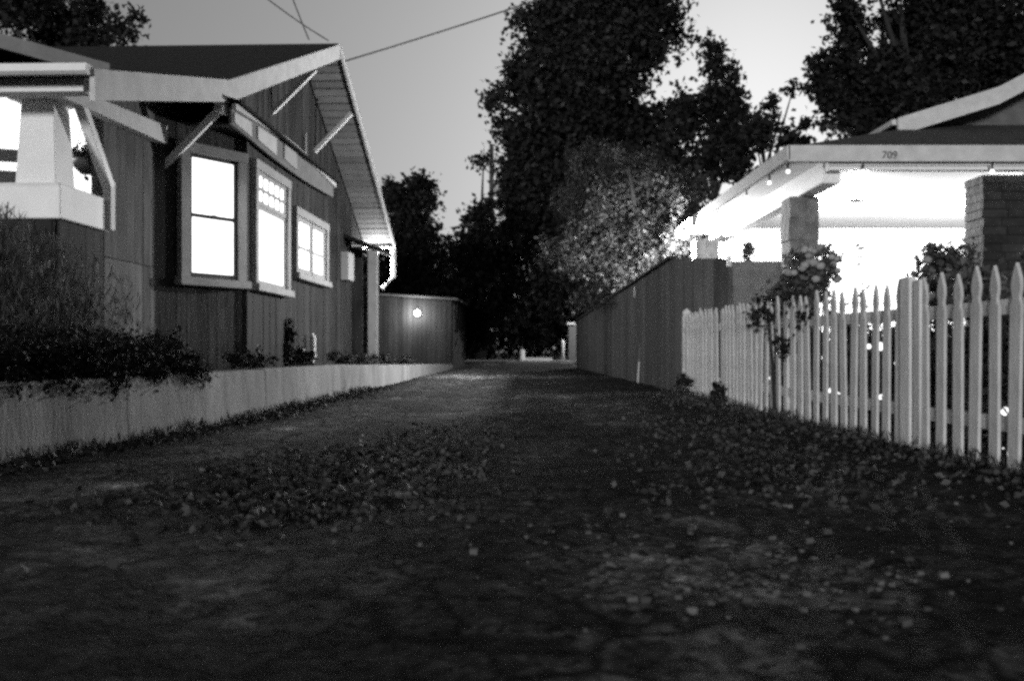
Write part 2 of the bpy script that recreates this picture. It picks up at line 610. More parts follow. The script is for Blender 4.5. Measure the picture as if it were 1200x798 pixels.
def roof_z(y):      # top of the roof above local y
    if y < 11.75:
        return 3.12 + (y - 8.23) * 0.262
    if y < 18.0:
        return 4.04 + (y - 11.75) * 0.4
    return 6.54 - (y - 18.0) * 0.47


# walls: gable end of vertical boards on a solid backing
w = MB()
boards(w, (0, 11.5), (0, 22.8), lambda s: 0.25, lambda s: roof_z(11.5 + s) - 0.17, (1, 0), 0.17, 0.008, 0.02, 0.012)
ws = MB()
boards(ws, (0, 10.05), (0, 11.49), lambda s: 0.25, lambda s: 1.66, (1, 0), 0.24, 0.007, 0.02, 0.006)
boards(ws, (0, 10.05), (0, 11.49), lambda s: 1.67, lambda s: roof_z(10.05 + s) - 0.17, (1, 0), 0.24, 0.007, 0.02, 0.006)
ws.build("porch_side_wall", "pale_siding", house)
boards(w, (-DEP, 22.8), (0, 22.8), lambda s: 0.4, lambda s: 4.1, (0, 1), 0.17)
w.prism([(10.06, 0.3)] + [(y, roof_z(y) - 0.19) for y in (10.06, 11.75, 18, 22.79)] + [(22.79, 0.3)], "x", -0.12, -0.005)
w.box(-DEP, -0.13, 22.65, 22.79, 0.3, 4.1)
w.build("wall", "siding", house)
# roof slabs with shingles
rf = MB()
prof = [(8.23, roof_z(8.23)), (11.75, roof_z(11.75)), (18.0, roof_z(18.0)), (24.5, roof_z(24.5))]
lower = [(y, z - 0.06) for y, z in reversed(prof)]
rf.prism(prof + lower, "x", -DEP - 0.6, 0.77)
rf.build("roof", "roof", house)
# barge boards of the gable
for a, b, nm in ((8.2, 11.75, "barge_board"), (11.75, 18.02, "barge_board"), (18.0, 24.52, "barge_board")):
    za, zb = roof_z(a) - 0.005, roof_z(b) - 0.005
    dp = 0.13 if a > 17.9 else 0.275
    MB().prism([(a, za), (b, zb), (b, zb - dp), (a, za - dp)], "x", 0.78, 0.825).build(nm, "trim", house)
# soffit boards of the gable overhang
sf = MB()
y = 8.4
while y < 24.35:
    y2 = y + 0.175
    j = random.uniform(0, 0.008)
    sf.poly([(0.03, y, roof_z(y) - 0.075 - j), (0.775, y, roof_z(y) - 0.075 - j), (0.775, y2, roof_z(y2) - 0.075 - j), (0.03, y2, roof_z(y2) - 0.075 - j),
             (0.03, y, roof_z(y) - 0.063), (0.775, y, roof_z(y) - 0.063), (0.775, y2, roof_z(y2) - 0.063), (0.03, y2, roof_z(y2) - 0.063)],
            [(0, 1, 2, 3), (7, 6, 5, 4), (0, 4, 5, 1), (1, 5, 6, 2), (2, 6, 7, 3), (3, 7, 4, 0)])
    y += 0.205
sf.build("soffit", "soffit", house)
# front eave: gutter, fascia, beam under it
MB().prism([(8.08, 3.06), (8.10, 3.13), (8.21, 3.13), (8.21, 3.06), (8.17, 3.04), (8.12, 3.04)], "x", -DEP - 0.6, 0.80).build("gutter", "white_paint", house)
MB().box(-DEP - 0.5, 0.60, 8.45, 8.62, 2.985, 3.10).build("beam", "white_paint", house)
# side beam from the porch column back to the wall
MB().prism([(8.75, 3.06), (11.4, 3.06 + 0.10), (11.4, 3.38), (8.75, 3.18)], "x", 0.04, 0.16).build("side_beam", "trim", house)
# porch column, capital and parapet
pc = MB()
pc.poly([(-.40, 9.1, 2.28), (-.0, 9.1, 2.28), (-.0, 9.48, 2.28), (-.40, 9.48, 2.28), (-.36, 9.14, 3.1), (-.04, 9.14, 3.1), (-.04, 9.44, 3.1), (-.36, 9.44, 3.1)],
        [(3, 2, 1, 0), (4, 5, 6, 7), (0, 1, 5, 4), (1, 2, 6, 5), (2, 3, 7, 6), (3, 0, 4, 7)])
col = pc.build("column", "white_paint", house, 0.006)
MB().box(-.46, -.0, 9.06, 9.52, 3.1, 3.2).build("capital", "white_paint", col, 0.008)
pp = MB().prism([(9.02, 1.93), (9.02, 2.24), (9.0, 2.27), (10.04, 2.27), (10.04, 1.93)], "x", -5.5, 0.09)
pp.build("parapet", "white_paint", house, 0.01)
lw = MB()
boards(lw, (-5.5, 9.12), (0.0, 9.12), lambda s: 0.38, lambda s: 1.94, (0, -1), 0.17)
boards(lw, (0.0, 9.12), (0.0, 10.04), lambda s: 0.38, lambda s: 1.94, (1, 0), 0.17)
lw.box(-5.5, -0.01, 9.13, 10.0, 0.3, 1.93)
lw.build("porch_base", "dark_siding", house)
# inside the porch: back wall, ceiling
MB().box(-5.6, -0.15, 11.95, 12.05, 1.0, 4.0).build("porch_back_wall", "porch_wall", house)
MB().prism([(8.5, 3.10), (11.9, 4.0), (11.9, 4.02), (8.5, 3.12)], "x", -5.6, -0.14).build("porch_ceiling", "porch_wall", house)
MB().box(-5.6, -0.14, 10.01, 11.94, 1.0, 1.1).build("porch_floor", "dark_wood", house)


def brace(a, b, w=0.085):
    m_ = MB().bar(a, b, w, w)
    return m_.build("knee_brace", "white_paint", house, 0.006)


brace((0.02, 11.5, 2.86), (0.77, 11.62, 3.68))
brace((0.02, 16.2, 4.76), (0.77, 16.25, 5.52))
brace((0.02, 19.2, 4.73), (0.77, 19.25, 5.52))
brace((0.10, 10.0, 2.40), (0.10, 9.38, 3.12), 0.1)
MB().box(0.055, 0.145, 9.95, 10.05, 1.94, 2.46).build("brace_foot", "trim", house)
MB().box(0.70, 0.80, 11.5, 11.72, 3.58, 3.80).build("lookout", "trim", house, 0.006)

# bay
ca = R(57)
tx, ty = math.cos(ca), math.sin(ca)
CX, CY = 0.74, 12.5
BX, BY = 0.0, CY - CX / tx * ty
bay = MB()
boards(bay, (BX, BY), (CX, CY), lambda s: 0.25, lambda s: 3.5, (ty, -tx), 0.15, 0.007, 0.018, 0.01)
boards(bay, (CX, CY), (CX, 17.25), lambda s: 0.25, lambda s: 3.5, (1, 0), 0.15, 0.007, 0.018, 0.01)
bay.prism([(0, BY), (CX - .012, CY), (CX - .012, 17.24), (0.0, 17.6)], "z", 0.3, 3.5)
bay.build("bay_wall", "dark_siding", house)
MB().box(CX + .0, CX + 0.055, CY - 0.03, CY + 0.05, 0.42, 3.5).build("corner_board", "dark_siding", house)
# bay eave: fascia on short rafter tails under a sloping roof
br = MB()
br.prism([(0.0, 4.02), (1.0, 3.74), (1.0, 3.70), (0.0, 3.98)], "y", 11.6, 17.2)
bayroof = br.build("bay_roof", "roof", house)
def arch(t):
    return 3.70 + 0.105 * math.sin(math.pi * t)


hy = [11.62 + 5.53 * k / 10 for k in range(11)]
fz = [(y, arch(k / 10) - 0.045) for k, y in enumerate(hy)]
MB().prism([(y, 3.46 - 0.07 * math.sin(math.pi * k / 10)) for k, y in enumerate(hy)] + fz[::-1], "x", 0.84, 0.875).build("bay_fascia", "grey_trim", house)
MB().prism([(y, z - 0.02) for y, z in fz] + [(y, z + 0.05) for y, z in fz[::-1]], "x", 0.876, 0.93).build("bay_crown_strip", "trim", house)
MB().box(0.02, 0.835, 11.7, 17.1, 3.47, 3.50).build("bay_soffit", "dark_siding", house)
for ya, yb, m_n in ((11.68, 12.36, "trim"), (12.62, 13.5, "trim"), (13.9, 14.6, "window_trim")):
    t0, t1 = (ya - 11.62) / 5.53, (yb - 11.62) / 5.53
    MB().prism([(ya, 3.49), (yb, 3.46), (yb, arch(t1) - .09), (ya, arch(t0) - .09)], "x", 0.8755, 0.895).build("fascia_panel", m_n, house)


def window(name, x, y, rz, wid, z0, z1, layout, parent, label=None):
    """outer frame wid x (z1-z0); local x along the wall, -y outward"""
    h = z1 - z0
    cw = 0.13
    fr = MB()
    fr.box(-wid / 2, -wid / 2 + cw, -0.035, 0.06, 0.10, h - cw)
    fr.box(wid / 2 - cw, wid / 2, -0.035, 0.06, 0.10, h - cw)
    fr.box(-wid / 2 - 0.02, wid / 2 + 0.02, -0.042, 0.06, h - cw + .001, h)
    o = fr.build("window", "window_trim", parent, 0.004)
    o.location = (x, y, z0); o.rotation_euler = (0, 0, rz)
    if label: o["label"] = label
    MB().box(-wid / 2 - 0.04, wid / 2 + 0.04, -0.085, 0.06, 0.0, 0.099).build("sill", "window_trim", o, 0.006)
    iw, i0, i1 = wid / 2 - cw, 0.10, h - cw
    MB().box(-iw, iw, 0.052, 0.058, i0, i1).build("pane", "lit_pane", o)
    s = MB()
    st = 0.045

    def ring(x0, x1, a, b, yy, t=st):
        s.box(x0, x0 + t, yy, yy + .03, a, b); s.box(x1 - t, x1, yy, yy + .03, a, b)
        s.box(x0 + t, x1 - t, yy, yy + .03, a, a + t * 1.4); s.box(x0 + t, x1 - t, yy, yy + .03, b - t, b)
    if layout == "hung":
        zm = i0 + (i1 - i0) * 0.51
        for xa, xb in ((-iw, -iw + .045), (iw - .045, iw)):
            s.box(xa, xb, -.005, .03, i0, i1)
        s.box(-iw + .045, iw - .045, -.004, .03, i1 - .045, i1); s.box(-iw + .045, iw - .045, -.004, .03, i0, i0 + .07)
        s.box(-iw + .045, iw - .045, -.003, .03, zm - .03, zm + .02)
        s.box(-.03, .03, -.02, -.0035, zm - .02, zm + .025)
    elif layout == "transom":
        zm = i0 + (i1 - i0) * 0.70
        ring(-iw, iw, zm, i1, 0.0); ring(-iw, iw, i0, zm - .002, 0.012)
        a, b = -iw + st, iw - st
        for k in range(1, 5):
            xx = a + (b - a) * k / 5
            s.box(xx - .024, xx + .024, 0.006, .024, zm + st, i1 - st)
        zz = (zm + i1) / 2
        s.box(a, b, 0.004, .022, zz - .022, zz + .022)
    else:
        ring(-iw, -.02, i0, i1, 0.0, .07); ring(.02, iw, i0, i1, 0.0, .07)
        s.box(-.02, .02, -.01, .04, i0, i1)
        zz = i0 + (i1 - i0) * 0.47
        s.box(-iw + .07, -.09, .003, .027, zz - .025, zz + .025); s.box(.09, iw - .07, .003, .027, zz - .025, zz + .025)
    s.build("sash", "window_trim" if layout != "hung" else "dark_wood", o)
    return o


wt = 0.555
window("window", CX - tx * wt + ty * 0.10, CY - ty * wt - tx * 0.10, ca, 1.0, 1.47, 3.25, "hung", house, "tall double hung lit window on the angled side of the bay")
window("window", CX + 0.10, 13.47, R(90), 1.7, 1.47, 3.24, "transom", house, "lit window with a grid of small panes at its top")
window("window", CX + 0.10, 15.75, R(90), 2.15, 1.79, 2.92, "casement", house, "short wide lit window of four panes")

# conduit, meters and a vent box on the wall behind the bay
MB().tube([(0.07, 18.3, 4.9), (0.07, 18.3, 2.5)], 0.022).build("conduit", "metal", house)
mt = MB().box(0.03, 0.18, 18.9, 19.25, 2.2, 2.62).build("meter_box", "metal", house, 0.01)
MB().lathe([(0.10, 2.28), (0.10, 2.30)], 0.2, 19.07).build("meter_dial", "metal", mt)
MB().box(0.03, 0.12, 19.6, 19.8, 1.6, 2.15).build("conduit_box", "metal", house, 0.01)
MB().box(0.03, 0.22, 21.6, 22.2, 2.3, 2.95).build("wall_cabinet", "metal", house, 0.01)
# back porch: canopy, post, downspout
cp = MB().prism([(0.0, 3.42), (0.95, 3.05), (0.95, 2.97), (0.0, 3.34)], "y", 21.9, 23.3)
cp.build("back_canopy", "roof", house)
MB().box(0.16, 0.40, 24.2, 24.44, 0.2, 3.25).build("back_post", "window_trim", house, 0.01)
MB().box(-3.0, 0.12, 23.7, 23.8, 0.3, 3.3).build("porch_shade_panel", "dark_siding", house)  # added dark panel for the open porch's shade, screens the eave lamp
MB().tube([(0.74, 24.75, 3.36), (0.74, 24.75, 2.62), (0.46, 24.62, 2.3)], 0.065, 8).build("downspout", "white_paint", house)
MB().box(-DEP, 0.80, 24.53, 24.68, 3.36, 3.5).build("back_gutter", "white_paint", house)
# low front gable on the roof
fg = MB()
gx, gzr = -4.75, 5.35
fg.prism([(gx - 4.1, 4.12), (gx, gzr), (gx + 4.1, 4.18), (gx + 4.1, 4.10), (gx, gzr - .08), (gx - 4.1, 4.04)], "y", 11.6, 16.0)
fgo = fg.build("front_gable_roof", "roof", house)
MB().prism([(gx, gzr + .01), (gx + 4.15, 4.18), (gx + 4.15, 4.0), (gx, gzr - .18)], "y", 11.5, 11.59).build("front_barge_board", "grey_trim", house)
MB().prism([(gx - 3.4, 3.9), (gx, gzr - .1), (gx + 3.4, 3.9)], "y", 12.0, 12.1).build("front_gable_wall", "dark_siding", house)

# furniture on the left porch
ch = thing("porch_chair", "dark wooden chair standing on the lit porch behind the white column", "chair", (HX - 0.42, 9.78, 1.66), R(20))
for sx in (-.25, .25):
    for sy in (-.22, .22):
        MB().box(sx - .03, sx + .03, sy - .03, sy + .03, -0.55, .45 if sy < 0 else 1.15).build("leg", "dark_wood", ch)
MB().box(-.28, .28, -.25, .25, .1, .15).build("seat", "dark_wood", ch)
bk = MB()
bk.box(-.22, .22, .2, .24, .75, .9); bk.box(-.22, .22, .2, .24, 1.0, 1.13); bk.box(-.22, .22, .2, .24, .5, .6)
bk.build("backrest", "dark_wood", ch)
for sx in (-.25, .25):
    MB().box(sx - .04, sx + .04, -.26, .26, .42, .46).build("armrest", "dark_wood", ch)


def lamp_light(name, loc, power, size=0.06):
    ld = bpy.data.lights.new(name, "POINT")
    ld.energy = power
    ld.shadow_soft_size = size
    ld.color = (1, 1, 1)
    o = bpy.data.objects.new(name, ld)
    C.objects.link(o)
    o.location = loc
    return o


def ceiling_lamp(label, loc, power, group=None):
    t = thing("porch_lamp", label, "lamp", loc, 0, group)
    MB().lathe([(0.09, 0.0), (0.10, -0.03), (0.06, -0.05)]).build("lamp_base", "metal", t)
    MB().ball((0, 0, -0.13), 0.075, 14, 9).build("glass_globe", "bulb", t, smooth=True)
    lamp_light("lamp_light", (loc[0], loc[1], loc[2] - 0.30), power)
    return t


hk = P(101, 168, 10.9)
hbk = thing("hanging_basket", "dark hanging basket of leaves in the left porch beside the column", "hanging plant", hk)
MB().lathe([(.06, -.36), (.14, -.28), (.17, -.2), (.15, -.19)], n=14).build("basket", "dark_wood", hbk, smooth=True)
for k in range(3):
    MB().tube([(.15 * math.cos(k * 2.1), .15 * math.sin(k * 2.1), -.2), (0, 0, .45)], .005, 5).build("chain", "cable", hbk)
leaves_mesh("foliage", cloud([(np.array((0, 0, -.17)), (.2, .2, .13), 36)], 14, .06), .08, .045, "leaf_hedge", hbk)


# ------------------------------------------------------------------ the bright house on the right
rh = thing("porch_house", "pale bungalow with a brightly lit front porch behind the picket fence", "house", (3.46, 11.7, 0))
ox, oy = 3.46, 11.7
HW = 12.0


def rel(mb):
    mb.v = [(x - ox, y - oy, z) for x, y, z in mb.v]
    return mb


sl = 0.33
E = 3.2
# hipped porch roof
r_ = MB()
pts = [(3.46, 11.7, E), (3.46 + HW, 11.7, E), (3.46 + HW, 19.8, E), (3.46, 19.8, E),
       (3.46 + 3.4, 11.7 + 3.4, E + 3.4 * sl), (3.46 + HW, 11.7 + 3.4, E + 3.4 * sl), (3.46 + 3.4, 19.8, E + 3.4 * sl), (3.46 + HW, 19.8, E + 3.4 * sl)]
pts += [(x, y, z - 0.05) for x, y, z in pts[:4]]
r_.poly(pts, [(0, 1, 5, 4), (0, 4, 6, 3), (4, 5, 7, 6), (8, 11, 10, 9), (0, 8, 9, 1), (3, 11, 8, 0), (2, 10, 11, 3, 6, 7), (1, 9, 10, 2, 7, 5)])
rel(r_).build("porch_roof", "roof_grey", rh)
rel(MB().box(3.44, 3.46 + HW, 11.66, 11.695, E - 0.19, E + 0.012)).build("front_fascia", "trim", rh)
rel(MB().box(3.42, 3.455, 11.66, 19.8, E - 0.17, E + 0.01)).build("side_fascia", "trim", rh)
# ceiling and beams
rel(MB().box(3.47, 3.46 + HW, 11.72, 19.7, 3.10, 3.14)).build("porch_ceiling", "porch_wall", rh)
rel(MB().box(3.98, 4.2, 12.0, 18.5, 2.80, 3.095)).build("side_beam", "white_paint", rh, 0.006)
rel(MB().box(3.98, 3.4 + HW, 11.80, 11.93, 2.93, 3.095)).build("front_beam", "white_paint", rh, 0.006)


def pillar(x0, x1, y0, y1, z1, rows=9, m="stone"):
    p = MB()
    for k in range(rows):
        a = 0.05 + (z1 - 0.05) * k / rows
        b = 0.05 + (z1 - 0.05) * (k + 1) / rows
        j = random.uniform(-.012, .012); j2 = random.uniform(-.012, .012)
        xm = x0 + (x1 - x0) * random.uniform(.35, .65)
        p.box(x0 + j, xm - .004, y0 + j2, y1 + j, a + .004, b - .004)
        p.box(xm + .004, x1 + j2, y0 - j2, y1 - j, a + .004, b - .004)
    p.box(x0 + .015, x1 - .015, y0 + .015, y1 - .015, 0.05, z1)
    return rel(p).build("stone_pillar" if m == "stone" else "brick_pillar", m, rh, 0.006)


pillar(3.84, 4.26, 13.0, 13.42, 2.80)
pillar(3.52, 3.98, 18.0, 18.4, 2.80)
pillar(6.05, 6.62, 12.05, 12.55, 2.92, 26, "brick")
rel(MB().box(6.64, 6.75, 12.2, 12.4, 0.1, 2.97)).build("white_post", "white_paint", rh)
# the house's front wall, blown out by the porch lamps, with a door and a window
rel(MB().box(3.95, 14.0, 18.6, 18.75, 0.0, 3.09)).build("front_wall", "porch_wall", rh)
rel(MB().box(9.6, 9.75, 12.7, 18.59, 0.0, 3.09)).build("inner_wall", "porch_wall", rh)
rel(MB().box(4.0, 15.4, 12.2, 18.6, 0.0, 0.32)).build("porch_floor", "apron", rh)
rel(MB().box(4.6, 6.2, 11.6, 12.19, 0.0, 0.18)).build("porch_step", "apron", rh)
dr = rel(MB().box(6.4, 7.35, 18.54, 18.599, 0.33, 2.45)).build("front_door", "white_paint", rh)
rel(MB().ball((6.5, 18.5, 1.35), 0.035)).build("door_knob", "metal", dr)
# upper gable
g = MB()


def gable_z(x):
    return 4.13 + (x - 5.8) * 0.31 if x < 7.25 else 4.58 + (x - 7.25) * 0.52


apx = 10.9
gp = [(5.75, gable_z(5.75)), (7.25, gable_z(7.25)), (apx, gable_z(apx)), (2 * apx - 7.25, gable_z(7.25)), (2 * apx - 5.75, gable_z(5.75))]
g.prism(gp + [(x, z - 0.07) for x, z in reversed(gp)], "y", 14.03, 24.0)
rel(g).build("main_roof", "roof", rh)
for a, b in ((5.75, 7.25), (7.25, apx)):
    rel(MB().prism([(a, gable_z(a) + .01), (b, gable_z(b) + .01), (b, gable_z(b) - .25), (a, gable_z(a) - .25)], "y", 13.97, 14.025)).build("barge_board", "trim", rh)
gw = [(6.3, 3.6), (6.3, gable_z(6.3) - .08), (7.25, gable_z(7.25) - .08), (apx, gable_z(apx) - .08), (2 * apx - 7.25, gable_z(7.25) - .08), (2 * apx - 6.3, 3.6)]
rel(MB().prism(gw, "y", 14.75, 14.85)).build("gable_wall", "dark_stucco", rh)
rel(MB().box(5.68, 5.745, 14.03, 24.0, gable_z(5.75) - .08, gable_z(5.75) + .0)).build("side_gutter", "trim", rh)
# house number on the fascia
cu = bpy.data.curves.new("house_number", "FONT")
cu.body = "709"
cu.size = 0.13
cu.extrude = 0.008
cu.align_x = "CENTER"
tob = bpy.data.objects.new("house_number_curve", cu)
C.objects.link(tob)
bpy.context.view_layer.update()
dg = bpy.context.evaluated_depsgraph_get()
me = bpy.data.meshes.new_from_object(tob.evaluated_get(dg))
bpy.data.objects.remove(tob)
hn = bpy.data.objects.new("house_number", me)
C.objects.link(hn)
me.materials.clear(); me.materials.append(M["grey_trim"])
hn.parent = rh
hn.location = (P(1043, 180, 11.64).x - ox, -0.052, E - 0.155)
hn.rotation_euler = (R(90), 0, 0)

ceiling_lamp("glowing globe lamp on the lit porch ceiling, hidden above the steps", (5.6, 15.2, 3.095), 620)
ceiling_lamp("glowing globe lamp on the lit porch ceiling near its right wall", (8.2, 15.4, 3.095), 620)
# glaring lamp at the porch's far corner
gl = thing("corner_lamp", "glaring bare lamp on the far corner of the lit porch", "lamp", (3.30, 18.0, 2.98))
MB().tube([(0.12, 0, 0.1), (0.04, 0, 0.12), (0, 0, 0.05)], 0.015).build("bracket", "metal", gl)
MB().lathe([(0.05, 0.05), (0.06, 0.0), (0.05, -0.02)]).build("socket", "metal", gl)
MB().ball((0, 0, -0.09), 0.09, 14, 9).build("glass_bulb", "bulb", gl, smooth=True)
lamp_light("corner_lamp_light", (3.20, 18.3, 2.70), 2700)
# left porch lamp
ceiling_lamp("globe lamp glowing inside the left porch", (-5.9, 10.9, 3.62), 110)

# string of small bulbs under the right eave
sg = thing("string_lights", "string of small hanging bulbs along the eave of the lit porch", "string lights", (3.44, 11.64, 3.0))
so = Vector((3.44, 11.64, 3.0))
path = [P(838, 240, 15.6)]
pa = [Vector((3.40, y, 2.99)) for y in (17.0, 15.5, 13.6, 12.4)] + [Vector((x, 11.63, 2.99)) for x in (3.42, 4.35, 5.95, 7.2, 8.6)]
MB().tube([p - so for p in pa], 0.006, 5).build("cord", "cable", sg)
for p in pa[1:]:
    q = p - so
    b_ = MB().tube([q + Vector((0, 0, -.002)), q + Vector((0, 0, -.08))], 0.014, 6).build("socket", "cable", sg)
    MB().ball(q + Vector((0, 0, -.112)), 0.026, 10, 7).build("bulb", "small_bulb", sg, smooth=True)

# dark parapet / screen between the board fence and the porch
sc_ = MB().box(3.27, 4.35, 14.55, 14.68, 0.0, 2.05)
tag(sc_.build("screen_wall", "dark_stucco", None, 0.01), "dark plain wall panel between the board fence and the porch pillar", "wall")

# ------------------------------------------------------------------ board fence
bf = thing("board_fence", "tall dark board fence running along the right side of the alley", "fence", (2.45, 14.2, 0))


def bft(s):
    return 2.06 - 0.016 * s


b_ = MB()
boards(b_, (0, 0), (-0.08, 19.8), lambda s: 0.03, lambda s: bft(s) + random.uniform(-.008, .008), (-1, 0), 0.15, 0.008, 0.02, 0.008)
b_.build("boards", "fence_wood", bf)
b2 = MB()
boards(b2, (0.0, 0.0), (0.80, 0.0), lambda s: 0.03, lambda s: 2.06, (0, -1), 0.15, 0.008, 0.02, 0.008)
b2.build("return_boards", "fence_wood", bf)
MB().bar((-0.03, -0.06, 2.075), (-0.11, 19.8, bft(19.8) + .02), 0.14, 0.035).build("cap_rail", "fence_wood", bf)
for z in (0.4, 1.6):
    MB().bar((0.05, 0, z), (-0.03, 19.8, z - 0.2), 0.04, 0.09).build("rail", "fence_wood", bf)
for k in range(9):
    MB().box(0.06, 0.16, k * 2.4 + .02, k * 2.4 + .12, 0, bft(k * 2.4) - 0.03).build("post", "fence_wood", bf)
MB().box(0.80, 0.87, -0.04, 0.04, 0.0, 1.93).build("end_post", "fence_wood", bf)
MB().box(0.805, 0.865, -0.035, 0.035, 1.935, 2.10).build("lit_post_top", "trim", bf)  # paler paint stands in for light on the post's top
MB().box(0.0, 0.8, 0.03, 0.05, 0.05, 2.04).build("light_stop_board", "fence_wood", bf)  # added sheet, keeps lamp light from leaking between the return boards
MB().bar((0.012, 0.06, 0.95), (-0.068, 19.8, 0.75), 0.012, 1.7).build("light_stop_board", "fence_wood", bf)  # added light stop behind the long run of boards
# thin pale stake leaning on the fence
st = thing("garden_stake", "thin pale stake leaning against the dark board fence", "stake", (2.36, 17.6, 0.06))
MB().tube([(0, 0, 0), (0.03, 0.05, 0.4)], 0.014, 6).build("rod", "trim", st)
MB().tube([(0.03, 0.05, 0.4), (0.05, 0.08, 0.75)], 0.008, 6).build("tip", "grey_trim", st)

# ------------------------------------------------------------------ picket fence
pf = thing("picket_fence", "weathered white picket fence with pointed pickets along the right side of the alley", "fence", (2.92, 0, 0), math.atan(0.039))


def picket_mesh(h, w):
    prof = [(-w / 2, -0.01), (w / 2, -0.01), (w / 2, h - 0.235), (w * .34, h - 0.205), (w * .32, h - 0.185), (w * .46, h - 0.135), (w * .40, h - 0.09), (w * .18, h - 0.035), (0, h),
            (-w * .18, h - 0.035), (-w * .40, h - 0.09), (-w * .46, h - 0.135), (-w * .32, h - 0.185), (-w * .34, h - 0.205), (-w / 2, h - 0.235)]
    return MB().prism(prof, "x", -0.010, 0.010)


pms = []
for h, ww in ((1.14, .098), (1.13, .094), (1.15, .10), (1.12, .096)):
    o = picket_mesh(h, ww).build("picket", "picket", pf, 0.002)
    pms.append(o)
y = 1.6
i = 0
ypost = [1.5, 4.3, 6.33, 8.9, 11.2, 13.3]
first = set()
while y < 13.28:
    if all(abs(y - q) > 0.11 for q in ypost):
        src = pms[i % 4]
        if i < 4:
            o = src
        else:
            o = src.copy(); C.objects.link(o); o.parent = pf
        o.location = (random.uniform(-.006, .006), y, gz(2.5, y) + random.uniform(-.014, .014))
        o.rotation_euler = (random.uniform(-.03, .03), random.uniform(-.012, .012), random.uniform(-.06, .06))
        i += 1
    y += random.uniform(0.186, 0.206) if y < 9.5 else random.uniform(.13, .15)
for q in ypost:
    z = gz(2.5, q)
    po = MB().box(0.015, 0.115, q - .05, q + .05, -.05, 1.10 + z)
    if q > 13:
        po.prism([(0.02, 1.101 + z), (0.11, 1.101 + z), (0.115, 1.15 + z), (0.065, 1.20 + z), (0.015, 1.15 + z)], "y", q - .045, q + .045)
    po.build("post", "picket", pf, 0.004)
# wider gate post boards near the middle
MB().box(-0.03, 0.012, 6.26, 6.40, 0.02, 1.15).build("post_board", "picket", pf, 0.004)
MB().box(-0.028, 0.012, 6.12, 6.21, 0.02, 1.12).build("post_board", "picket", pf, 0.004)
for z0 in (0.25, 0.90):
    for a, b in zip(ypost, ypost[1:]):
        MB().bar((0.04, a, z0 + gz(2.5, a)), (0.04, b, z0 + gz(2.5, b) - random.uniform(0, .01)), 0.04, 0.085).build("rail", "picket", pf)

# ------------------------------------------------------------------ shed with wall lamp
sh = thing("shed", "grey board shed with a lamp on its wall behind the wooden house", "shed", (-3.2, 32, 0.15))
s_ = MB()
boards(s_, (-1.35, 0), (1.15, 0), lambda s: 0.0, lambda s: 2.37 - 0.06 * s, (0, -1), 0.17)
boards(s_, (1.15, 0), (1.35, 5.0), lambda s: -0.3, lambda s: 2.2, (1, 0), 0.17)
s_.box(-1.35, 1.14, 0.02, 4.9, -0.3, 2.15)
s_.build("wall", "shed_wood", sh)
MB().poly([(-1.5, -.2, 2.42), (1.35, -.2, 2.25), (1.55, 5.1, 2.25), (-1.5, 5.1, 2.42), (-1.5, -.2, 2.48), (1.35, -.2, 2.31), (1.55, 5.1, 2.31), (-1.5, 5.1, 2.48)],
          [(3, 2, 1, 0), (4, 5, 6, 7), (0, 1, 5, 4), (1, 2, 6, 5), (2, 3, 7, 6), (3, 0, 4, 7)]).build("roof", "grey_trim", sh)
lp = P(489, 367, 31.8)
wl = thing("wall_lamp", "bright bare wall lamp glowing on the front of the grey shed", "lamp", (lp.x, 31.97, lp.z))
MB().box(-.05, .05, -.03, 0.0, -.08, .08).build("back_plate", "metal", wl)
MB().ball((0, -.14, 0), 0.10, 14, 9).build("glass_globe", "bulb", wl, smooth=True)
MB().tube([(0, -.03, .1), (0, -.16, .13)], .02, 6).build("arm", "metal", wl)
lamp_light("wall_lamp_light", (lp.x, 31.55, lp.z - .02), 110, 0.1)
# lamp under the back eave
def hloc(x, y, z):
    c_, s_n = math.cos(HR), math.sin(HR)
    return Vector((HX + x * c_ - y * s_n, x * s_n + y * c_, z))


bl_ = thing("eave_lamp", "lamp glowing under the rear eave of the wooden house beside the downspout", "lamp", hloc(0.30, 24.75, 3.28))
MB().lathe([(0.05, 0.1), (0.06, 0.05), (0.04, 0.04)]).build("socket", "metal", bl_)
MB().ball((0, 0, -0.02), 0.06, 12, 8).build("glass_bulb", "bulb", bl_, smooth=True)
lamp_light("eave_lamp_light", hloc(0.32, 24.80, 3.08), 420)


# ------------------------------------------------------------------ things at the far end of the alley
pl = thing("gate_pillar", "tall white pillar with a cap at the far end of the alley", "pillar", (3.2, 50, 0.05))
MB().box(-.2, .2, -.2, .2, 0, 2.0).build("shaft", "grey_trim", pl, 0.01)
MB().box(-.30, .16, -.26, .26, 2.0, 2.14).build("cap", "trim", pl, 0.02)
p2 = thing("marker_post", "short white post with a rounded top beside the far pillar", "post", (2.72, 50, 0.05))
MB().lathe([(.11, 0), (.09, .6), (.11, .9), (.12, 1.1), (.05, 1.22)], n=12).build("shaft", "white_paint", p2, smooth=True)
MB().box(-.16, .16, -.16, .16, -.02, .18).build("base", "concrete", p2)
p3 = thing("bollard", "squat white bollard at the left end of the far kerb", "bollard", (0.62, 55.5, 0.06))
MB().lathe([(.2, 0), (.17, .1), (.16, .62), (.1, .72)], n=12).build("shaft", "white_paint", p3, smooth=True)
MB().lathe([(.24, 0), (.24, .08)], n=12).build("base", "concrete", p3)

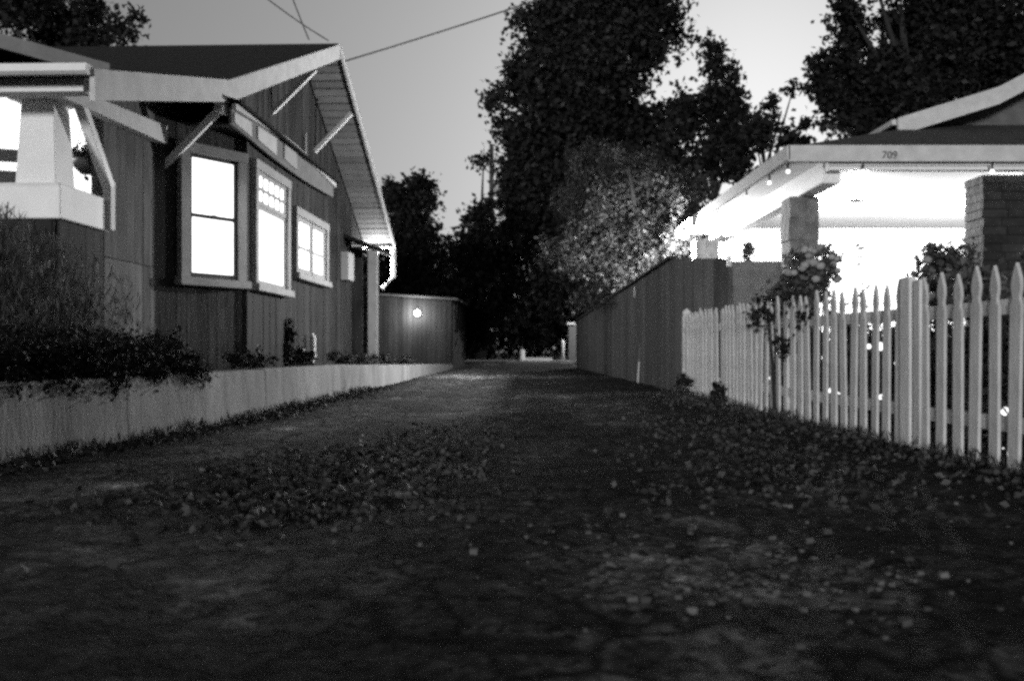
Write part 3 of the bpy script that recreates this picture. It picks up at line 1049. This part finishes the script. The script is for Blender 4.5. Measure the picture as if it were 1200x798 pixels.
# lamp on the cross street, round the corner
sl_ = thing("street_lamp", "street lamp beside the cross street, hidden behind the lit tree", "street lamp", (6.6, 46.8, 0.05))
MB().tube([(0, 0, 0), (0, 0, 4.6), (-.1, .4, 5.0), (-.3, 1.0, 5.1)], [.09, .06, .05, .05], 10).build("pole", "metal", sl_, smooth=True)
MB().box(-.5, -.2, .95, 1.5, 5.02, 5.14).build("lamp_head", "metal", sl_, .02)
MB().box(-.46, -.24, 1.0, 1.45, 4.99, 5.018).build("lens", "bulb", sl_)
lamp_light("street_lamp_light", (6.25, 48.0, 4.85), 2200, .1)

# utility pole
up = P(576, 420, 61)
ut = thing("utility_pole", "slender utility pole with a crossarm standing out against the sky", "utility pole", (up.x, 61, 0.1))
MB().tube([(0, 0, -.2), (0, 0, 14.0)], [0.20, 0.14], 10).build("pole", "pole_wood", ut, smooth=True)
MB().box(-1.4, 1.4, -.24, -.14, 12.75, 12.95).build("crossarm", "pole_wood", ut)
for xx in (-1.25, -.7, .7, 1.25):
    MB().lathe([(.04, 12.95), (.08, 13.05), (.09, 13.18), (.04, 13.26)], xx, -.19, 8).build("insulator", "dark_clay", ut)
MB().bar((-.8, -.19, 12.75), (0, -.15, 12.0), .05, .07).build("arm_brace", "pole_wood", ut)
MB().bar((.8, -.19, 12.75), (0, -.15, 12.0), .05, .07).build("arm_brace", "pole_wood", ut)
MB().lathe([(.22, 10.6), (.26, 10.65), (.26, 11.5), (.2, 11.6)], .42, 0, 12).build("transformer", "metal", ut, smooth=True)


def cable(label, a, b, sag=0.15, r=0.012):
    a, b = Vector(a), Vector(b)
    pts = [a.lerp(b, t / 16) - Vector((0, 0, sag * 4 * (t / 16) * (1 - t / 16))) for t in range(17)]
    o = MB().tube([p - a for p in pts], r, 5).build("power_cable", "cable")
    o.location = a
    return tag(o, label, "cable", "cables at the wooden house's gable")


apex = P(396, 56, 18)
cable("long overhead cable rising from the gable peak to the right", P(405, 72, 17.9), P(1005, -144, 24), 0.2, 0.018)
cable("overhead cable from the roof ridge running up and to the left, the flatter of two", P(385, 48, 18.2), P(240, -62, 14), 0.08)
cable("overhead cable from the roof ridge running steeply up, nearly upright", P(362, 47, 18.2), P(315, -80, 14), 0.05)

# ------------------------------------------------------------------ trees
tree("broadleaf_tree", "huge dark broadleaf tree rising out of the picture in the middle of the sky", 34,
     [(692, 60, 70, 90), (690, 150, 82, 85), (650, 125, 48, 65), (735, 10, 56, 48), (665, 30, 36, 45), (782, 20, 22, 20), (635, 190, 40, 40), (622, 95, 24, 28), (760, 60, 22, 34),
      (715, -60, 74, 70), (710, -130, 55, 55), (700, 240, 85, 65), (760, 170, 44, 62), (612, 22, 8, 8), (600, 86, 11, 12), (588, 108, 8, 8), (588, 140, 9, 10), (578, 124, 4, 6), (640, 250, 50, 50), (612, 235, 26, 34), (640, 50, 20, 24),
      (590, 215, 14, 12), (604, 165, 16, 14), (800, 32, 10, 8)],
     715, 0.24, 66, 0.60, 30, "leaf_tree", "big trees behind the houses", trunk_r=0.45)
tree("slender_tree", "slender dark tree with pointed tops just right of the huge one", 30,
     [(836, 82, 12, 24), (826, 128, 17, 34), (854, 92, 6, 26), (852, 135, 16, 32), (795, 150, 18, 34), (838, 180, 34, 36), (868, 165, 14, 24), (800, 200, 38, 36), (830, 58, 6, 10), (812, 112, 8, 16), (868, 128, 8, 12)],
     830, 0.2, 46, 0.36, 48, "leaf_tree", "big trees behind the houses", trunk_r=0.2)
tree("small_tree", "small dark tree with a leafy branch reaching right above the lit porch roof", 26,
     [(888, 150, 18, 16), (904, 128, 10, 11), (922, 109, 8, 6), (914, 120, 9, 7), (896, 138, 12, 10), (935, 150, 14, 8), (970, 158, 20, 7), (880, 165, 18, 18), (912, 166, 26, 11), (948, 160, 24, 9), (868, 190, 26, 24), (900, 145, 10, 10)],
     880, 0.2, 26, 0.26, 60, "leaf_tree", "big trees behind the houses", trunk_r=0.14)
lb = [(735, 262, 68, 55), (688, 245, 40, 50), (778, 280, 44, 40), (700, 305, 46, 36), (742, 205, 54, 42), (795, 240, 34, 38), (672, 290, 30, 36), (735, 325, 40, 22), (668, 232, 20, 26), (690, 190, 30, 24),
      (812, 240, 20, 24), (770, 312, 22, 14), (745, 330, 30, 12), (715, 345, 24, 10), (800, 275, 24, 16), (650, 300, 14, 24), (690, 350, 20, 12), (815, 265, 12, 12)]
lb = [(u, v, ru, rv, (805 - u) / 160 * 4.2 + max(0, 300 - v) / 150 * 5.0 - 1.2) for u, v, ru, rv in lb]
lb += [(812, 262, 15, 15, -1.7), (796, 284, 18, 13, -1.5), (772, 304, 18, 11, -.8), (746, 324, 20, 11, .2), (720, 342, 18, 10, 1.4), (806, 244, 14, 12, -1.0)]
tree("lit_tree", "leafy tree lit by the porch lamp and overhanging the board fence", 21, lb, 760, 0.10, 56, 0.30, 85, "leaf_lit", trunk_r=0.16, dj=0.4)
tree("broadleaf_tree", "dark round tree standing behind the grey shed on the left", 42,
     [(480, 250, 26, 40), (472, 300, 28, 60), (456, 225, 12, 22), (500, 300, 26, 46), (518, 330, 22, 60), (492, 218, 16, 14), (465, 350, 30, 50), (506, 240, 10, 12), (500, 380, 40, 40)],
     485, 0.26, 34, 0.42, 44, "leaf_far", "big trees behind the houses", trunk_r=0.22)
tree("broadleaf_tree", "dark round-headed tree between the shed and the huge tree, in front of the utility pole", 38,
     [(560, 290, 26, 44), (582, 325, 36, 50), (545, 315, 18, 46), (566, 254, 14, 14), (600, 300, 24, 40), (530, 375, 28, 40), (556, 370, 30, 40), (608, 198, 9, 6), (590, 187, 11, 5), (566, 184, 7, 3)],
     522, 0.24, 38, 0.4, 46, "leaf_far", "big trees behind the houses", trunk_r=0.2)
tree("broadleaf_tree", "dark tree closing the far end of the alley", 60,
     [(612, 300, 40, 50), (600, 372, 70, 24), (545, 385, 30, 40), (650, 340, 46, 60), (690, 370, 40, 40), (640, 385, 60, 24)],
     556, 0.34, 40, 0.6, 24, "leaf_far", "big trees behind the houses", trunk_r=0.3)
tree("broadleaf_tree", "massive dark tree with ragged left edge behind the right-hand roof", 27,
     [(1000, 100, 38, 55), (966, 88, 16, 30), (975, 52, 10, 18), (985, 18, 16, 18), (1008, 30, 16, 26), (1095, 75, 52, 66), (1150, 60, 66, 76), (1060, 130, 66, 36), (1000, 148, 36, 16), (962, 125, 14, 22), (1180, 20, 60, 60),
      (1085, 10, 34, 40), (1120, -40, 80, 40), (1010, -10, 22, 14), (1220, 90, 60, 60), (1025, 95, 24, 30), (1065, 70, 24, 40), (1060, 20, 16, 30), (1130, 20, 50, 50), (1040, 120, 40, 30)],
     1090, 0.2, 42, 0.36, 62, "leaf_tree", "big trees behind the houses", trunk_r=0.35)
tree("broadleaf_tree", "dark tree top showing above the left roof at the picture's corner", 28,
     [(40, 20, 46, 26), (90, 25, 40, 20), (130, 36, 18, 10), (154, 40, 9, 6), (173, 28, 5, 5), (20, -5, 56, 26), (100, 2, 24, 16), (60, 45, 60, 18), (120, 55, 30, 14)],
     50, 0.2, 36, 0.34, 50, "leaf_tree", "big trees behind the houses", trunk_r=0.25)
# rows of trees beyond the street
for k, (u, v, ru, rv) in enumerate(((420, 345, 60, 60), (520, 360, 60, 55), (770, 340, 80, 70), (880, 340, 80, 70))):
    tree("background_tree", ["dark far tree behind the wooden house's back porch", "dark far tree just left of the alley's end", "dark far tree behind the lit tree", "dark far tree hidden behind the lit porch"][k], 72,
         [(u, v, ru, rv), (u - 30, v + 20, ru * .6, rv * .8), (u + 30, v + 15, ru * .6, rv * .8), (u, v + 45, ru, rv * .5)], u, 0.4, 36, 0.7, 16, "leaf_far", "trees beyond the far street", trunk_r=0.3)

for k in range(5):
    x = -14 + k * 7.5
    bush("boundary_hedge", ["far dark hedge left of the shed", "far dark hedge behind the tree left of the alley", "far dark hedge closing the alley behind the white kerb", "far dark hedge behind the board fence", "far dark hedge behind the lit porch"][k],
         [(x + i * 1.5, 63.5 + random.uniform(-.3, .3), 1.5, 1.3, .8, 1.7 + random.uniform(-.2, .3)) for i in range(-2, 4)], .22, 26, .3, 30, "leaf_far", "hedges beyond the far street", "hedge", 6)
# ------------------------------------------------------------------ plants
# clipped hedge over the retaining wall
hb = []
for k in range(16):
    y = 3.9 + k * 0.265
    x = wall_x(y) - 0.22
    hb.append((x, y, 0.53 + random.uniform(-.02, .02), 0.31, 0.22, 0.20 + random.uniform(-.015, .02)))
    hb.append((x - 0.45, y, 0.56, 0.36, 0.24, 0.26))
bush("hedge", "low dark hedge spilling over the top of the concrete wall", hb, 0.032, 80, 0.08, 700, "leaf_hedge", cat="hedge", stems=16)
# feathery shrub in front of the porch
t = thing("feathery_shrub", "tall feathery grey shrub growing in front of the left porch", "shrub", (-4.1, 7.3, 0.44))
n = 16000
cx = rng.normal(0, 0.55, n); cy = rng.normal(0, 0.3, n)
hh = np.clip(1.55 - 0.55 * np.abs(cx + 0.25) - rng.exponential(0.25, n), 0.15, 1.6)
hz = rng.uniform(0.0, 1, n) ** 0.7 * hh
leaves_mesh("foliage", np.stack([cx * (0.6 + 0.4 * hz), cy, hz], 1), 0.12, 0.009, "leaf_shrub", t, axis=(0.15, -0.05, 0.9))
sb = MB()
for k in range(24):
    a, r0 = random.uniform(0, 6.28), random.uniform(.1, .6)
    sb.tube([(0, 0, -.03), (r0 * .5 * math.cos(a), r0 * .3 * math.sin(a), .5), (r0 * math.cos(a), r0 * .5 * math.sin(a), random.uniform(.8, 1.4))], [.012, .009, .004], 5)
sb.build("stem", "bark", t)
bush("dark_shrub", "dark rounded shrub between the feathery shrub and the porch base",
     [(-3.72, 7.9, 0.75, .3, .3, .36), (-3.5, 7.7, .6, .22, .25, .25), (-3.95, 8.2, .8, .3, .3, .4)], 0.06, 30, .09, 220, "leaf_hedge", cat="shrub", stems=8)
bush("small_shrub", "small dark pair of leafy clumps against the pale board wall", [(-3.86, 9.9, .68, .13, .12, .22), (-3.64, 10.1, .70, .15, .12, .2)], 0.05, 26, .06, 500, "leaf_hedge", cat="shrub", stems=5)
spots = [(-3.25, 11.6, "leafy low plant under the bay's angled window"), (-2.95, 13.2, "low plant at the bay's corner under the lit windows"), (-2.85, 15.9, "grey mounded plant under the short window"),
         (-2.8, 17.2, "grey mounded plant just behind the pots"), (-2.95, 19.2, "low plant by the wall meters"), (-2.8, 21.0, "rounded plant near the back porch"), (-2.6, 23.0, "pale mounded plant at the foot of the back porch post")]
for k, (x, y, lab) in enumerate(spots):
    bush("border_plant", lab, [(x, y, wall_top(y) + .08, .3, .45, .14), (x - .1, y + .3, wall_top(y) + .06, .26, .3, .16)], 0.06, 22, .07, 300, "leaf_hedge" if k < 2 else "leaf_shrub", "plants along the wooden house", "plant", 5)
# pots by the wall
pt = thing("flower_pot", "pale clay pot standing on the raised garden below the short window", "pot", P(346, 421, 14.6) + Vector((0, 0, -0.02)))
pt.location.z = wall_top(14.6) - .03
MB().lathe([(.10, 0), (.13, .2), (.15, .24), (.15, .28), (.12, .28), (.11, .22)], n=16).build("pot", "clay", pt, smooth=True)
MB().lathe([(.06, .21), (.11, .225)], n=12).build("earth", "soil", pt)
pk = thing("dark_urn", "dark urn with a spiky plant beside the pale clay pot", "urn", (P(336, 420, 14.4).x, 14.4, wall_top(14.4) - .03))
MB().lathe([(.09, 0), (.06, .06), (.13, .2), (.15, .32), (.16, .36), (.12, .34)], n=14).build("pot", "dark_clay", pk, smooth=True)
leaves_mesh("foliage", cloud([(np.array((0, 0, .52)), (.12, .12, .2), 30)], 10, .05), .14, .03, "leaf_hedge", pk, axis=(0, 0, .8))
fa = thing("garden_ornament", "small pale upright ornament on a base by the wall", "ornament", (P(363, 415, 15.6).x, 15.6, wall_top(15.6) - .03))
MB().box(-.2, .1, -.06, .06, 0.12, .22).build("base", "trim", fa)
MB().tube([(.06, 0, .22), (.06, 0, .48), (.03, 0, .54)], [.04, .045, .03], 8).build("stem", "white_paint", fa)
MB().box(-.17, .07, -.04, .04, 0, .119).build("foot", "trim", fa)

# right yard
def flowerbush(name, label, x, y, z, r, nf, gp=None):
    t = bush(name, label, ground=0.06, blobs= [(x, y, z, r, r * .9, r * .8), (x - r * .1, y, z - r * .8, r * .7, r * .6, r * .5)], leaf=0.07, per=30, clump=.09, dens=420 / r * .4, m="leaf_yard", group=gp, cat="bush", stems=6)
    pb = MB()
    for k in range(nf):
        a, b = random.uniform(0, 6.28), random.uniform(-.5, 1.3)
        c = Vector((math.cos(a) * math.cos(b), math.sin(a) * math.cos(b), math.sin(b) * .85)) * r * 1.02 + Vector((x, y, z)) - t.location
        pb.ball(c, random.uniform(.035, .055), 7, 5, .8)
    pb.build("blossoms", "petal", t, smooth=True)
    return t


q = P(952, 318, 9.6)
flowerbush("flower_bush", "rounded bush full of pale blossoms standing above the pickets", q.x, q.y, q.z, .28, 40, "bushes in the front yard")
q = P(1110, 312, 8.0)
flowerbush("flower_bush", "dark leafy bush with few blossoms in front of the stone pillar", q.x, q.y, q.z, .25, 9, "bushes in the front yard")
yb = [(900, 345, 10.6, .4, .4, "dark leafy bush behind the far end of the picket fence"), (1055, 350, 7.6, .22, .3, "dark upright bush just left of the wide fence post"),
      (1150, 350, 7.0, .5, .35, "dark bush behind the nearest pickets at the right"), (965, 400, 9.0, .5, .4, "low dark bush below the blossoms"), (1010, 430, 7.8, .5, .3, "low dark bush below the bright opening"), (1190, 400, 6.3, .5, .4, "dark bush at the right edge behind the pickets"),
      (1120, 430, 6.9, .4, .35, "low dark bush right of the wide fence post")]
for u, v, d, rx, rz, lab in yb:
    q = P(u, v, d)
    bush("yard_bush", lab, [(q.x + .25, q.y, q.z, rx, rx * .7, rz), (q.x + .25, q.y, .25, rx * .9, rx * .6, .3)], .085, 24, .1, 150, "leaf_yard", "bushes in the front yard", stems=5)
labs = ["leafy row of bushes behind the fence, below the bright opening", "leafy row of bushes behind the fence, right of the wide post", "leafy row of bushes behind the far pickets"]
for lab, (ya, yb_) in zip(labs, ((6.6, 9.4), (4.6, 6.4), (9.6, 12.8))):
    bl = []
    yk = ya
    while yk < yb_:
        bl.append((fence_x(yk) + random.uniform(.4, .75), yk, random.uniform(.25, .62), .28, .26, random.uniform(.24, .38)))
        yk += .25
    bush("yard_bush", lab, bl, .08, 22, .09, 260, "leaf_yard", "bushes in the front yard", stems=9)
for u, v in ((1031, 406), (1018, 406), (1060, 406), (904, 443), (881, 443), (946, 452), (974, 458), (986, 459), (1033, 466), (1120, 486), (1151, 492), (1178, 482), (1176, 531), (1138, 488)):
    yy = 2.92 * 1100 / (u - 600 + 42.9)
    d = yy + 0.45 + random.uniform(0, .2)
    q = P(u, v, d)
    g = thing("garden_light", "small round glowing garden light on a stake behind the picket fence", "garden light", (q.x, q.y, 0.05), 0, "small garden lights behind the fence")
    MB().tube([(0, 0, 0), (0, 0, q.z - .05)], .006, 5).build("stake", "cable", g)
    MB().ball((0, 0, q.z - .05), random.choice((.02, .026, .034)), 10, 7).build("globe", "small_bulb", g, smooth=True)
# rose climbing on the fence
q = [(912, 395), (905, 372), (922, 408), (890, 375), (935, 345), (900, 355), (945, 372)]
rb = []
for u, v in q:
    d = 2.92 * 1100 / (u - 600 + .039 * 1100) - .0
    p = P(u, v, d)
    rb.append((p.x - .01, p.y, p.z, .07, .16, .10))
bush("climbing_rose", "dark climbing rose growing through the middle of the picket fence", rb, .06, 12, .09, 1000, "leaf_hedge", cat="rose", stems=2, ground=0.03)
bush("fence_weeds", "dark weeds at the foot of the picket fence near its far end", [(2.32, 12.6, .2, .1, .25, .16), (2.42, 10.9, .16, .1, .2, .14)], .06, 14, .05, 900, "leaf_hedge", cat="weeds", stems=4)
# spindly plant against the glare
q = P(1007, 300, 11.0)
sp = thing("spindly_plant", "spindly plant with a few thin leaves against the glaring porch", "plant", (q.x, 11.0, 0.05))
MB().tube([(0, 0, 0), (.03, 0, .9), (-.02, 0, 1.9)], [.012, .008, .003], 5).build("stem", "bark", sp)
leaves_mesh("foliage", np.stack([rng.normal(0, .09, 46), rng.normal(0, .06, 46), rng.uniform(.7, 1.95, 46)], 1), .10, .025, "leaf_tree", sp, axis=(.7, 0, .3))
q = P(875, 292, 15.0)
bush("potted_fern", "small leafy plant silhouetted on the glaring side of the porch", [(q.x, q.y, q.z - .1, .1, .1, .22)], .08, 16, .06, 700, "leaf_lit", cat="plant", stems=3)

# ------------------------------------------------------------------ litter on the ground
def scatter(name, n, spots, L, W, m, up=0.85, lift=0.008):
    out = []
    tot = sum(s[-1] for s in spots)
    for x0, y0, sx, sy, wgt in spots:
        k = int(n * wgt / tot)
        xs = rng.normal(x0, sx, k); ys = rng.normal(y0, sy, k)
        out.append(np.stack([xs, ys], 1))
    p = np.concatenate(out)
    p = np.array([(x, y, alley_z(x, y) + lift) for x, y in p if y > 0.9 and wall_x(y) + .03 < x < fence_x(y) + .5])
    o = leaves_mesh(name, p, L, W, m, None, normal_up=up)
    return tag(o, kind="stuff")


wl_spots = [(wall_x(y) + 0.16, y, 0.11, 0.35, 1.0) for y in np.arange(3.8, 15, 0.5)]
wl_spots += [(-1.05, 4.9, .40, .75, 7), (-0.6, 6.2, .3, 1.1, 5), (-1.0, 4.0, .35, .22, 3), (1.5, 5.4, .35, .8, 3), (1.6, 6.8, .3, 1.4, 3.5), (1.2, 4.4, .4, .3, 1)]
wl_spots += [(fence_x(y) - .15, y, .22, .35, 0.8) for y in np.arange(3.5, 13, .5)]
o = scatter("fallen_leaves", 9000, wl_spots, 0.046, 0.03, "leaf_fallen", 0.3, 0.014)
tag(o, "dead leaves scattered along the wall, the fence and the middle of the alley", "leaves")

pv = MB()
gs = [(-1.05, 4.9, .36, .7, 380), (-.5, 6.2, .25, .9, 260), (.75, 2.75, .26, .24, 260), (.35, 3.4, .4, .4, 60), (1.6, 5.0, .5, 1.2, 200)]
for x0, y0, sx, sy, n in gs:
    for k in range(n):
        x, y = random.gauss(x0, sx), random.gauss(y0, sy)
        if y < 1.0 or not (wall_x(y) < x < fence_x(y)): continue
        r = random.choice((.004, .006, .008, .010, .014)) * random.uniform(.7, 1.2)
        z = alley_z(x, y) + r * .2
        vs = []
        for i in range(8):
            sx_, sy_, sz_ = (1 if i & 1 else -1), (1 if i & 2 else -1), (1 if i & 4 else -1)
            vs.append((x + sx_ * r * random.uniform(.5, 1), y + sy_ * r * random.uniform(.5, 1), z + sz_ * r * random.uniform(.4, .9)))
        pv.poly(vs, [(0, 2, 3, 1), (4, 5, 7, 6), (0, 1, 5, 4), (1, 3, 7, 5), (3, 2, 6, 7), (2, 0, 4, 6)])
tag(pv.build("gravel", "pebble"), "loose gravel and broken asphalt on the alley", "gravel", kind="stuff")

# grass tufts at wall and fence feet, and yard ground cover
gsp = []
for k in range(260):
    y = random.uniform(3.6, 14)
    if k % 2:
        gsp.append((wall_x(y) + random.uniform(.02, .2), y))
    else:
        gsp.append((fence_x(y) - random.uniform(-.1, .12), y))
pts = []
for x, y in gsp:
    for _ in range(14):
        pts.append((x + random.gauss(0, .035), y + random.gauss(0, .05), gz(x, y) + random.uniform(.0, .07)))
o = leaves_mesh("weeds", np.array(pts), .09, .009, "leaf_shrub", None, axis=(0, 0, .9))
tag(o, "thin weeds at the foot of the wall and the fence", "weeds", kind="stuff")
n = 9000
gy = rng.uniform(3.0, 12.3, n); gx = np.array([fence_x(y) for y in gy]) + rng.uniform(.05, 3.4, n)
gzv = 0.06 + rng.uniform(0, 1, n) ** 2 * .3
o = leaves_mesh("ground_cover", np.stack([gx, gy, gzv], 1), .09, .055, "leaf_yard", None, normal_up=.3)
tag(o, "leafy ground cover filling the yard behind the picket fence", "ground cover", kind="stuff")

# ------------------------------------------------------------------ light, sky, camera
W = bpy.data.worlds.new("World")
S.world = W
W.use_nodes = True
nt = W.node_tree
bg = nt.nodes["Background"]
sky = nt.nodes.new("ShaderNodeTexSky")
sky.sky_type = "NISHITA"
sky.sun_disc = False
SUN_EL, SUN_AZ = R(14.0), R(14.5)
sky.sun_elevation = SUN_EL
sky.sun_rotation = SUN_AZ
sky.altitude = 0
sky.air_density = 1.0
sky.dust_density = 3.0
bw = nt.nodes.new("ShaderNodeRGBToBW")
nt.links.new(sky.outputs[0], bw.inputs[0])
pw = nt.nodes.new("ShaderNodeMath"); pw.operation = "POWER"; pw.inputs[1].default_value = 0.5
nt.links.new(bw.outputs[0], pw.inputs[0])
nt.links.new(pw.outputs[0], bg.inputs["Color"])
bg.inputs["Strength"].default_value = 0.118

sd = bpy.data.lights.new("sun", "SUN")
sd.energy = 2.0
sd.angle = R(6)
so_ = bpy.data.objects.new("sun", sd)
C.objects.link(so_)
az, el = R(15), R(2.6)
dirv = Vector((math.sin(az) * math.cos(el), math.cos(az) * math.cos(el), -math.sin(el)))
so_.rotation_euler = dirv.to_track_quat("-Z", "Y").to_euler()

cd = bpy.data.cameras.new("camera")
co = bpy.data.objects.new("camera", cd)
C.objects.link(co)
co.location = (0, 0, EYE)
co.rotation_euler = (R(90), 0, 0)
cd.sensor_width = 36
cd.lens = 33.0
cd.shift_y = 13 / 1200
cd.clip_end = 2000
cd.dof.use_dof = True
cd.dof.focus_distance = 9
cd.dof.aperture_fstop = 2.6
S.camera = co
S.view_settings.view_transform = "Standard"
S.view_settings.look = "None"
S.view_settings.exposure = 0.0
S.view_settings.gamma = 1.0
S.view_settings.use_curve_mapping = False
S.render.engine = "CYCLES"
S.cycles.use_denoising = False
S.cycles.use_adaptive_sampling = True
S.cycles.adaptive_threshold = 0.03
S.cycles.max_bounces = 6
S.cycles.filter_width = 3.0
S.cycles.sample_clamp_indirect = 0.8
